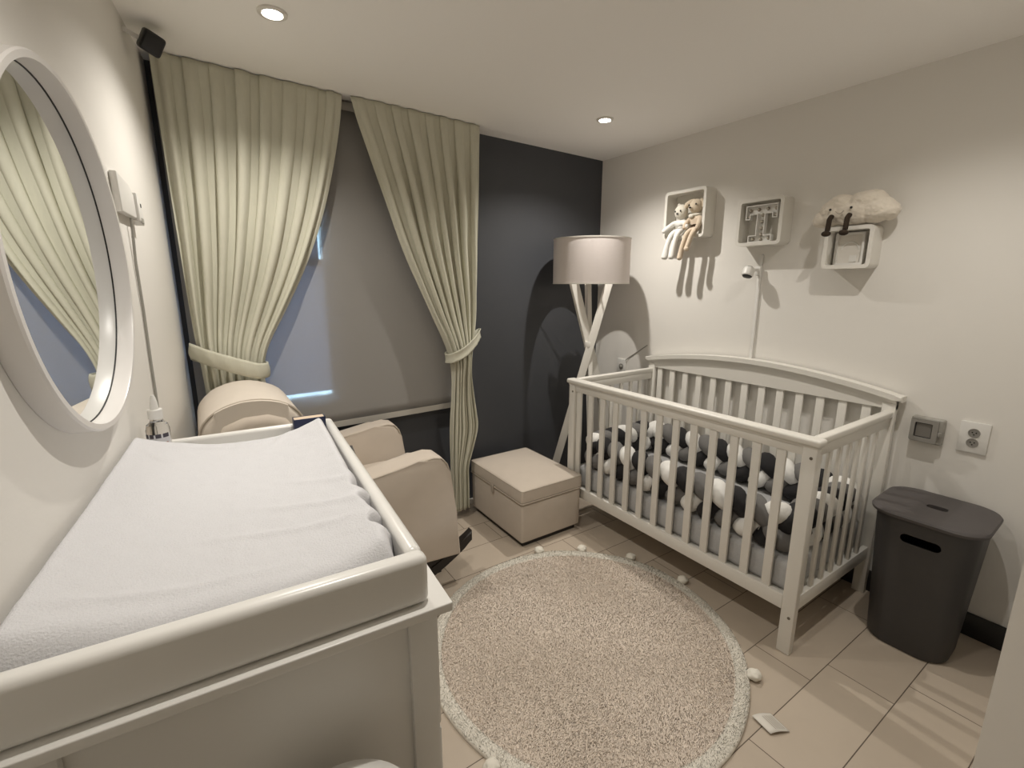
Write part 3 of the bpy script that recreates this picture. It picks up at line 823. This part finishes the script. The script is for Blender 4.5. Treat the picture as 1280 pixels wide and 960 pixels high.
# ---------------------------------------------------------------- crib
CX0, CX1, CY0, CY1, CZ = 1.840, 2.563, .737, 2.132, .920
t = empty('baby_crib', 'white wooden slatted baby crib against the right wall', 'crib', (0, 0, 0))
WP = M['white_paint']
for (y0, y1) in ((CY0, CY0 + .052), (CY1 - .052, CY1)):
    po = B('post', WP, t, CX0, CX0 + .034, y0, y1, 0, .885, .004)
    for z in (.845, .165):
        bm = bmesh.new(); lathe(bm, [(.006, -.0015), (.006, .0005)], 14, c=(CX0 - .0002, (y0 + y1) / 2 - .008, z), axis='x'); fin(bm, 'screw', M['screw'], po)
for (y0, y1) in ((CY0, CY0 + .052), (CY1 - .052, CY1)):
    B('post', WP, t, CX1 - .012, CX1 + .020, y0, y1, 0, .955, .004)
bm = bmesh.new(); box(bm, CX0 - .014, CX0 + .046, CY0 - .012, CY1 + .012, .893, .920, .009, 4); box(bm, CX0 - .002, CX0 + .036, CY0 - .003, CY1 + .003, .882, .893, .003)
fin(bm, 'top_rail', WP, t)
B('front_apron', WP, t, CX0 + .006, CX0 + .030, CY0 + .053, CY1 - .053, .846, .8815, .003)
B('bottom_rail', WP, t, CX0 + .004, CX0 + .030, CY0 + .053, CY1 - .053, .185, .248, .004)
for k in range(13):
    y = .868 + k * .0988
    B('slat', WP, t, CX0 + .011, CX0 + .025, y - .018, y + .018, .246, .848, .003)
for (y0, y1) in ((CY0 + .010, CY0 + .034), (CY1 - .034, CY1 - .010)):
    B('side_rail', WP, t, CX0 + .047, CX1 - .012, y0 - .006, y1 + .006, .890, .9195, .006, 3)
    B('side_apron', WP, t, CX0 + .035, CX1 - .013, y0 + .002, y1 - .002, .845, .8895, .002)
    B('side_bottom_rail', WP, t, CX0 + .035, CX1 - .013, y0, y1, .185, .248, .003)
    for k in range(7):
        x = 1.915 + k * .0885
        B('slat', WP, t, x - .013, x + .013, y0 + .005, y1 - .005, .246, .848, .003)
# headboard with a gentle arch
def arch(y):
    s = (y - CY0) / (CY1 - CY0); return .967 + .075 * math.sin(PI * min(1, max(0, s))) ** .85
ys = [CY0 + (CY1 - CY0) * k / 40 for k in range(41)]
bm = bmesh.new(); prism(bm, [(y, arch(y)) for y in ys] + [(CY1, .928), (CY0, .928)], CX1 - .006, CX1 + .016, 'x'); fin(bm, 'headboard_panel', WP, t)
bm = bmesh.new()
ysc = [CY0 - .022 + (CY1 - CY0 + .044) * k / 44 for k in range(45)]
prism(bm, [(y, arch(y) + .026) for y in ysc] + [(y, arch(y) + .0005) for y in ysc[::-1]], CX1 - .026, CX1 + .034, 'x', .007, 3)
prism(bm, [(y, arch(y) + .002) for y in ys] + [(y, arch(y) - .014) for y in ys[::-1]], CX1 - .014, CX1 + .022, 'x')
fin(bm, 'headboard_cap', WP, t)
B('back_bottom_rail', WP, t, CX1 - .004, CX1 + .014, CY0 + .053, CY1 - .053, .185, .25, .003)
for k in range(13):
    y = .850 + k * .0995
    B('slat', WP, t, CX1, CX1 + .013, y - .019, y + .019, .248, .930, .003)
B('mattress_support', WP, t, CX0 + .032, CX1 - .016, CY0 + .040, CY1 - .040, .200, .236, .003)

bm = bmesh.new(); box(bm, CX0 + .042, CX1 - .020, CY0 + .052, CY1 - .052, .2365, .374, .03, 4)
top(fin(bm, 'crib_mattress', M['sheet_grey']), 'crib mattress with a grey marl fitted sheet inside the white crib', 'mattress')

# braided bumper: three cushion ropes plaited round the edge of the mattress
t = empty('braided_bumper', 'braided crib bumper of white, grey and black padded ropes along the mattress edge', 'crib bumper', (2.2, 1.43, .374))
bx0, bx1, by0, by1, br = CX0 + .098, CX1 - .077, CY0 + .105, CY1 - .105, .07
segs = []
import itertools
def rr_path(s):
    lx, ly = (bx1 - bx0 - 2 * br), (by1 - by0 - 2 * br); arc = PI * br / 2
    tot = 2 * lx + 2 * ly + 4 * arc; d = (s % 1) * tot
    for (kind, L_, p0, a0) in (('l', ly, (bx0, by0 + br), 90), ('c', arc, (bx0 + br, by1 - br), 180), ('l', lx, (bx0 + br, by1), 0), ('c', arc, (bx1 - br, by1 - br), 90),
                               ('l', ly, (bx1, by1 - br), 270), ('c', arc, (bx1 - br, by0 + br), 0), ('l', lx, (bx1 - br, by0), 180), ('c', arc, (bx0 + br, by0 + br), 270)):
        if d <= L_ + 1e-9:
            if kind == 'l':
                a = math.radians(a0); dx, dy = math.cos(a), math.sin(a)
                return p0[0] + dx * d, p0[1] + dy * d, (dy, -dx)
            a = math.radians(a0) - d / br
            return p0[0] + br * math.cos(a), p0[1] + br * math.sin(a), (math.cos(a), math.sin(a))
        d -= L_
    return bx0, by0 + br, (-1, 0)
NPER = 12; NS = 660
for k, (nm, mm, lb) in enumerate((('white_rope', M['braid_white'], 'white padded rope'), ('black_rope', M['braid_black'], 'black padded rope'), ('grey_rope', M['braid_grey'], 'grey padded rope'))):
    pth = []; rad = []
    for i in range(NS):
        s = i / NS; x, y, nrm = rr_path(s)
        th = 2 * PI * NPER * s + k * 2 * PI / 3 + 2.0
        v = .058 * math.sin(th); w = -.027 * math.sin(2 * th)
        # outward normal must point to the rails
        pth.append((x + nrm[0] * w - 2.2, y + nrm[1] * w - 1.43, .1065 + v))
        rad.append(.0415 - .005 * math.cos(2 * th))
    bm = bmesh.new(); tube(bm, pth, rad, 14, closed=True)
    o = fin(bm, nm, mm, t, 180); o['label'] = lb

# ---------------------------------------------------------------- tripod lamp
LX, LY = 2.19, 2.35
t = empty('tripod_floor_lamp', 'white tripod floor lamp with a wide pale drum shade in the corner', 'floor lamp', (LX, LY, 0))
SR, SZ0, SZ1 = .248, 1.480, 1.765
bm = bmesh.new(); lathe(bm, [(SR, SZ0), (SR, SZ1), (SR - .004, SZ1), (SR - .004, SZ0), (SR, SZ0)], 96, cap=False); sh = fin(bm, 'lamp_shade', M['shade'], t)
bm = bmesh.new()
bm.free()
for z in (SZ0, SZ1 - .008):
    bm = bmesh.new(); lathe(bm, [(SR + .0015, z), (SR + .0015, z + .008), (SR - .005, z + .008), (SR - .005, z), (SR + .0015, z)], 96, cap=False)
    fin(bm, 'shade_trim', M['shade_trim'], sh)
bm = bmesh.new()
for k in range(3):
    a = 2 * PI * k / 3 + .4; tube(bm, [(.02 * math.cos(a), .02 * math.sin(a), 1.57), ((SR - .004) * math.cos(a), (SR - .004) * math.sin(a), 1.57)], .003, 6)
fin(bm, 'shade_spider', M['white_paint'], t)
bm = bmesh.new(); lathe(bm, [(.02, 1.50), (.02, 1.58), (.014, 1.59)], 20); ell(bm, (0, 0, 1.63), (.028, .028, .036), 16, 10); fin(bm, 'bulb_holder', M['white_plastic'], t)
for (az, sl, sh_) in ((135, .255, (.0, -.02)), (-15, .30, (.012, .012)), (245, .16, (.022, .020))):
    d = Vector((math.cos(math.radians(az)), math.sin(math.radians(az)), 0)); c = Vector((sh_[0], sh_[1], 1.08))
    hi = c - d * sl * .42 + Vector((0, 0, .42)); lo = c + d * sl * 1.075 - Vector((0, 0, 1.078))
    bm = bmesh.new(); beam(bm, lo, hi, .024, .052, up=d, bev=.003); fin(bm, 'leg', M['white_paint'], t)
bm = bmesh.new(); lathe(bm, [(.028, 1.06), (.03, 1.07), (.03, 1.095), (.028, 1.10)], 20); fin(bm, 'hub', M['white_paint'], t)
bm = bmesh.new(); lathe(bm, [(.10, 1.495), (.10, 1.505), (.02, 1.507)], 28); fin(bm, 'top_plate', M['white_paint'], t)

# ---------------------------------------------------------------- laundry hamper
t = empty('laundry_hamper', 'tall charcoal plastic laundry hamper with lid beside the crib', 'hamper', (2.385, .505, 0), math.radians(2))
bm = bmesh.new()
rings = []
for q in (0, .02, .2, .4, .6, .8, .97, 1.0):
    ins = .010 if q == 0 else 0
    z = .002 + .575 * q; rings.append([bm.verts.new((x, y, z)) for x, y in rrect(.268 + .062 * q - ins, .270 + .056 * q - ins, .085, 10)])
inn = []
for q in (1.0, .04):
    z = .002 + .575 * q; inn.append([bm.verts.new((x, y, z)) for x, y in rrect(.262 + .062 * q - .004, .264 + .056 * q - .004, .082, 10)])
allr = rings + inn
for a, b in zip(allr, allr[1:]):
    n = len(a)
    for i in range(n): bm.faces.new((a[i], a[(i + 1) % n], b[(i + 1) % n], b[i]))
bm.faces.new(rings[0]); bm.faces.new(inn[-1])
hb = fin(bm, 'hamper_body', M['hamper'], t, 40)
for ax in (0, 1):
    bc = bmesh.new(); st = rrect(.125, .036, .0179, 8, -.005, .500)
    prism(bc, st, -.20 if ax == 0 else .10, -.10 if ax == 0 else .2, 'x'); cut(hb, bc)
bm = bmesh.new()
rings = []
for (e, z) in ((.012, .5775), (.016, .579), (.018, .590), (.014, .597), (.004, .600), (-.03, .6005)):
    rings.append([bm.verts.new((x, y, z)) for x, y in rrect(.330 + 2 * e, .326 + 2 * e, .095, 10)])
for a, b in zip(rings, rings[1:]):
    n = len(a)
    for i in range(n): bm.faces.new((a[i], a[(i + 1) % n], b[(i + 1) % n], b[i]))
bm.faces.new(rings[0]); bm.faces.new(rings[-1])
hl = fin(bm, 'hamper_lid', M['hamper_lid'], t, 40)
bc = bmesh.new(); prism(bc, rrect(.040, .066, .017, 8, 0, -.005), .5, .7, 'z'); cut(hl, bc)
bm = bmesh.new(); prism(bm, rrect(.060, .085, .02, 8, 0, -.005), .570, .5772, 'z'); fin(bm, 'finger_slot_shade', M['hole_shade'], hl)  # near-black slab paints the shade seen through the lid slot

# ---------------------------------------------------------------- wall cubes with toys (right wall)
def cube_shelf(label, y0, y1, z0, z1, r=.022, th=.017, d=.10):
    cy, cz = (y0 + y1) / 2, (z0 + z1) / 2; w, h = y1 - y0, z1 - z0
    t = empty('wall_cube_shelf', label, 'wall shelf', (XR, cy, z0), group='white wall cube shelves')
    bm = bmesh.new()
    ring_prism(bm, rrect(w, h, r, 6, 0, h / 2), rrect(w - 2 * th, h - 2 * th, max(.004, r - th * .7), 6, 0, h / 2), -d, -.0005, 'x')
    es = [e for e in bm.edges if abs(e.verts[0].co.x + d) < 1e-5 and abs(e.verts[1].co.x + d) < 1e-5 and len(e.link_faces) == 2 and any(abs(f.normal.x) < .5 for f in e.link_faces)]
    fin(bm, 'cube_frame', M['white_paint'], t, 40)
    B('back_panel', M['white_paint'], t, -.010, -.001, -w / 2 + th * .6, w / 2 - th * .6, th * .6, h - th * .6, 0)
    return t
cube_shelf('white wall cube shelf holding two plush bears, nearest the lamp', 1.758, 2.046, 1.752, 2.032)
cube_shelf('white wall cube shelf holding a letter T, above the camera', 1.312, 1.555, 1.681, 1.919)
cube_shelf('smallest white wall cube shelf, under the plush cloud', .907, 1.105, 1.550, 1.738)

def limb(bm_pts, rads, name, m, parent, sub=2):
    me = bpy.data.meshes.new(name)
    me.from_pydata([tuple(p) for p in bm_pts[0]], bm_pts[1], [])
    o = link(name, me, m, parent)
    sk = o.modifiers.new('skin', 'SKIN')
    for i, r in enumerate(rads): me.skin_vertices[0].data[i].radius = (r, r)
    me.skin_vertices[0].data[0].use_root = True
    ss = o.modifiers.new('sub', 'SUBSURF'); ss.levels = sub; ss.render_levels = sub
    return bake(o)

def head(name, c, r, m, parent, ears, eyes, nosez, face):
    bm = bmesh.new(); ell(bm, c, r, 28, 18)
    for (e, er) in ears: ell(bm, e, er, 14, 10)
    h = fin(bm, name, m, parent, 180)
    for e in eyes:
        bm = bmesh.new(); ell(bm, e, (.004, .005, .0055), 10, 8); fin(bm, 'eye', M['stitch'], h)
    bm = bmesh.new(); ell(bm, nosez, (.004, .008, .005), 10, 8); fin(bm, 'nose', M['stitch'], h)
    return h

# cream bear, toward the lamp
zs = 1.769
t = empty('plush_bear', 'cream plush bear sitting left in the wall cube, white legs dangling', 'plush toy', (2.55, 1.935, zs), group='plush bears in the wall cube')
pts = [(-.005, 0, .034), (-.008, .001, .068), (-.006, .003, .098),
       (-.030, .040, .078), (-.060, .082, .038), (-.066, .098, .022),
       (-.030, -.034, .075), (-.045, -.062, .055), (-.055, -.068, .034),
       (-.040, .026, .024), (-.066, .034, -.002), (-.078, .046, -.060), (-.080, .055, -.120), (-.086, .056, -.142),
       (-.040, -.012, .024), (-.066, -.010, .000), (-.076, -.004, -.060), (-.080, .004, -.118), (-.088, .003, -.142)]
ed = [(0, 1), (1, 2), (1, 3), (3, 4), (4, 5), (1, 6), (6, 7), (7, 8), (0, 9), (9, 10), (10, 11), (11, 12), (12, 13), (0, 14), (14, 15), (15, 16), (16, 17), (17, 18)]
rad = [.028, .027, .016, .016, .015, .015, .016, .014, .013, .018, .017, .016, .022, .020, .018, .017, .016, .021, .019]
limb((pts, ed), rad, 'body', M['white_plush'], t)
head('head', (-.020, 0, .140), (.037, .041, .044), M['cream_plush'], t, [((-.012, .026, .180), (.009, .010, .013)), ((-.012, -.026, .180), (.009, .010, .013))],
     [(-.055, .019, .142), (-.055, -.019, .142)], (-.057, .001, .128), None)
# beige bear
t = empty('plush_bear', 'beige floppy-eared plush bear with a neck tie sitting right in the wall cube', 'plush toy', (2.55, 1.83, zs), group='plush bears in the wall cube')
pts = [(-.005, 0, .034), (-.008, 0, .075), (-.006, .001, .110),
       (-.028, .036, .090), (-.048, .052, .058), (-.058, .048, .030),
       (-.028, -.034, .088), (-.050, -.044, .055), (-.056, -.036, .022),
       (-.040, .018, .024), (-.066, .024, .002), (-.078, .036, -.060), (-.082, .046, -.125), (-.092, .044, -.150),
       (-.040, -.018, .024), (-.068, -.016, .000), (-.080, -.004, -.055), (-.086, .002, -.088), (-.104, -.010, -.088)]
rad = [.028, .029, .016, .016, .014, .014, .016, .015, .014, .018, .016, .015, .018, .017, .018, .016, .015, .017, .016]
limb((pts, ed), rad, 'body', M['beige_plush'], t)
h = head('head', (-.022, .002, .160), (.038, .040, .042), M['tan_plush'], t, [((-.052, .012, .148), (.014, .016, .014))],
         [(-.058, .026, .166), (-.057, -.020, .168)], (-.067, .012, .151), None)
bm = bmesh.new(); tube(bm, [(-.010, .020, .196), (-.014, .045, .192), (-.020, .066, .176), (-.024, .080, .158)], [.012, .014, .016, .012], 10)
tube(bm, [(-.010, -.020, .196), (-.012, -.036, .180), (-.018, -.042, .150)], [.011, .012, .010], 10); fin(bm, 'ears', M['tan_plush'], h, 60)
bm = bmesh.new(); tube(bm, [(-.008 - .026 * math.cos(a * PI / 8), .026 * math.sin(a * PI / 8), .113) for a in range(16)], .009, 8, closed=True); ell(bm, (-.044, .016, .106), (.01, .018, .012)); fin(bm, 'neck_tie', M['cream_plush'], t, 60)

# letter T with little bulbs
t = empty('letter_ornament', 'white decorative letter T with small round bulbs standing in the wall cube', 'letter ornament', (2.545, 1.4335, 1.6985))
def T_outline(g=0.0):
    tp = [(-.019, 0), (.019, 0)]
    o = [(-.062, .0), (.062, .0), (.062, .036), (.022, .036), (.022, .142), (.058, .142), (.058, .118), (.084, .118), (.084, .188), (-.084, .188), (-.084, .118), (-.058, .118), (-.058, .142), (-.022, .142), (-.022, .036), (-.062, .036)]
    return o
out = T_outline()
bm = bmesh.new(); prism(bm, [(y, z) for y, z in out], .004, .010, 'x'); 
n = len(out)
cen = []
inner = []
for i in range(n):
    p0, p1, p2 = Vector(out[i - 1]), Vector(out[i]), Vector(out[(i + 1) % n])
    d1 = (p1 - p0).normalized(); d2 = (p2 - p1).normalized()
    n1 = Vector((-d1.y, d1.x)); n2 = Vector((-d2.y, d2.x)); inner.append(tuple(p1 + (n1 + n2) * .004))
ring_prism(bm, out, inner, -.018, .0045, 'x')
tb = fin(bm, 'letter_body', M['white_plastic'], t, 30)
for (y, z) in ((-.068, .165), (-.024, .167), (.024, .167), (.068, .165), (-.071, .133), (.071, .133), (0, .138), (0, .104), (0, .070), (0, .038), (-.042, .018), (.0, .014), (.042, .018)):
    bm = bmesh.new(); lathe(bm, [(.0095, .0038), (.0095, .0018), (.006, .0012)], 16, c=(0, y, z), axis='x'); so = fin(bm, 'bulb_socket', M['bulb_hole'], tb)
    bm = bmesh.new(); ell(bm, (-.006, y, z), (.008, .006, .006), 12, 8); fin(bm, 'bulb', M['bulb'], so)

# frame in the smallest cube
t = empty('picture_frame', 'small white framed arch picture standing inside the smallest wall cube', 'picture frame', (2.575, 1.006, 1.5675))
bm = bmesh.new(); ring_prism(bm, rrect(.120, .146, .004, 3, .012, .073), rrect(.100, .126, .002, 3, .012, .073), -.012, .010, 'x'); fin(bm, 'frame', M['white_plastic'], t)
bm = bmesh.new(); box(bm, .002, .008, -.040, .064, .008, .138); pi_ = fin(bm, 'picture', M['shade_trim'], t)
bm = bmesh.new(); tube(bm, [(.0015, .012 + .034 * math.cos(PI * k / 16), .07 + .034 * math.sin(PI * k / 16)) for k in range(17)], .003, 6); box(bm, -.001, .0018, -.02, .01, .014, .044); fin(bm, 'printed_arch', M['white_plastic'], pi_)

# cloud plush
t = empty('plush_cloud', 'fluffy beige plush cloud with dangling brown legs on the smallest wall cube', 'plush toy', (2.535, 1.005, 1.7385))
lumps = [((0, 0, .060), (.056, .110, .058)), ((0, .082, .066), (.052, .062, .060)), ((0, -.085, .062), (.052, .076, .056)), ((0, .055, .096), (.050, .060, .048)), ((0, -.045, .104), (.050, .080, .044)), ((0, .128, .040), (.042, .042, .038)), ((0, -.132, .052), (.042, .040, .040))]
bm = bmesh.new()
for c, r in lumps: ell(bm, c, r, 24, 16)
body = fin(bm, 'cloud_body', M['cloud_fur'], t, 180)
rm = body.modifiers.new('re', 'REMESH'); rm.mode = 'VOXEL'; rm.voxel_size = .0035
bake(body); body['label'] = 'fluffy beige cloud body'
for v in body.data.vertices:
    n_ = v.normal.copy(); c_ = v.co * 1.0
    k_ = .0035 * noise.noise(c_ * 32) + .0022 * noise.noise(c_ * 85) + .0016 * noise.noise(c_ * 170)
    v.co = v.co + n_ * k_
    v.co.z = max(v.co.z, .001); v.co.x = min(v.co.x, .072)
fx = -.064
for y in (.074, -.010):
    bm = bmesh.new(); ell(bm, (fx, y, .074), (.005, .0055, .0055), 12, 8); fin(bm, 'eye', M['stitch'], t)
bm = bmesh.new(); tube(bm, [(fx - .003, .050 - .034 * k / 10, .064 - .012 * math.sin(PI * k / 10)) for k in range(11)], .0018, 6); fin(bm, 'mouth', M['beige_piping'], t)
for y in (.066, -.006):
    bm = bmesh.new(); tube(bm, [(-.060, y, .044), (-.077, y, .030), (-.081, y + .001, -.020)], [.011, .011, .011], 10); ell(bm, (-.086, y + .003, -.033), (.020, .019, .013), 16, 10)
    fin(bm, 'leg', M['brown_cloth'], t, 60)

# ---------------------------------------------------------------- baby camera, cable channel, sockets
bm = bmesh.new(); box(bm, XR - .013, XR - .0005, 1.441, 1.458, .30, 1.585, .002); box(bm, XR - .018, XR - .0005, 1.438, 1.462, 1.585, 1.640, .006)
top(fin(bm, 'cable_channel', M['white_plastic']), 'thin white cable channel running down the right wall behind the crib', 'cable channel')
t = empty('baby_monitor_camera', 'small white baby camera with dark lens on the right wall', 'camera', (XR - .020, 1.450, 1.545))
bm = bmesh.new(); box(bm, -.010, .0, -.014, .014, -.020, .030, .003); beam(bm, (-.006, 0, .012), (-.050, .012, .008), .010, .010, bev=.002); fin(bm, 'wall_mount', M['white_plastic'], t)
RM = Matrix.Rotation(math.radians(22), 4, 'Y') @ Matrix.Rotation(math.radians(0), 4, 'X')
bm = bmesh.new(); lathe(bm, [(.012, .030), (.026, .024), (.030, .012), (.030, -.018), (.026, -.022)], 32)
for v in bm.verts: v.co = Vector((-.062, .022, -.002)) + (RM @ v.co)
hd = fin(bm, 'camera_head', M['white_plastic'], t)
bm = bmesh.new(); lathe(bm, [(.0255, -.0222), (.022, -.027), (.010, -.030)], 28)
for v in bm.verts: v.co = Vector((-.062, .022, -.002)) + (RM @ v.co)
fin(bm, 'lens', M['black_plastic'], hd)
bm = bmesh.new(); lathe(bm, [(.011, .0302), (.016, .0292), (.014, .0312)], 24)
for v in bm.verts: v.co = Vector((-.062, .022, -.002)) + (RM @ v.co)
fin(bm, 'top_vent', M['black_plastic'], hd)

def socket(y, z, bw, bh, label, name='wall_socket'):
    t = empty(name, label, 'wall socket', (XR, y, z))
    B('cover_plate', M['white_plastic'], t, -.010, -.0005, -bw / 2, bw / 2, -bh / 2, bh / 2, .003)
    return t
t = socket(.480, .861, .092, .130, 'white double wall socket right of the grey boxed socket')
for zz in (.020, -.022):
    bm = bmesh.new(); lathe(bm, [(.019, -.0098), (.019, -.0125), (.0155, -.0125), (.0150, -.0102)], 28, c=(0, 0, zz), axis='x'); so = fin(bm, 'outlet', M['chrome'], t)
    for (a, b) in ((.006, .002), (-.006, .002), (0, -.007)):
        bm = bmesh.new(); lathe(bm, [(.0023, -.0104), (.0023, -.0126)], 10, c=(0, a, zz + b), axis='x'); fin(bm, 'pin_hole_shade', M['hole_shade'], so)  # raised near-black discs paint the shade of the pin holes
t = empty('boxed_socket', 'grey raised wall socket box with a smoked flap cover above the hamper', 'wall socket', (XR, .626, .858))
B('socket_box', M['grey_plastic'], t, -.034, -.0005, -.056, .056, -.056, .056, .007, 3)
bm = bmesh.new(); ring_prism(bm, rrect(.094, .100, .008, 4, .006, 0), rrect(.060, .066, .004, 4, .008, 0), -.044, -.0342, 'x'); fl = fin(bm, 'flap_frame', M['chrome'], t)
B('window_gasket', M['black_plastic'], fl, -.0352, -.0343, -.023, .039, -.034, .034, 0)
B('socket_face', M['smoke'], t, -.0365, -.0342, -.018, .034, -.029, .029, 0)
B('latch', M['chrome'], fl, -.047, -.036, -.054, -.042, -.016, .004, .002)
t = socket(2.428, .878, .085, .115, 'small white wall socket behind the crib beside the lamp')
bm = bmesh.new(); lathe(bm, [(.021, -.0098), (.021, -.0125), (.017, -.0125), (.016, -.0102)], 28, c=(0, 0, 0), axis='x'); so = fin(bm, 'outlet', M['chrome'], t)
bm = bmesh.new(); ell(bm, (-.013, -.0, .0), (.008, .014, .014)); fin(bm, 'plug', M['grey_plastic'], t)
bm = bmesh.new(); tube(bm, [(XR - .014, 2.385, .93), (XR - .004, 2.36, .955), (XR - .004, 2.26, 1.02), (XR - .004, 2.20, 1.06)], .003, 6)
top(fin(bm, 'lamp_cord', M['grey_plastic']), 'short thin cord on the wall above the socket behind the lamp', 'cord')
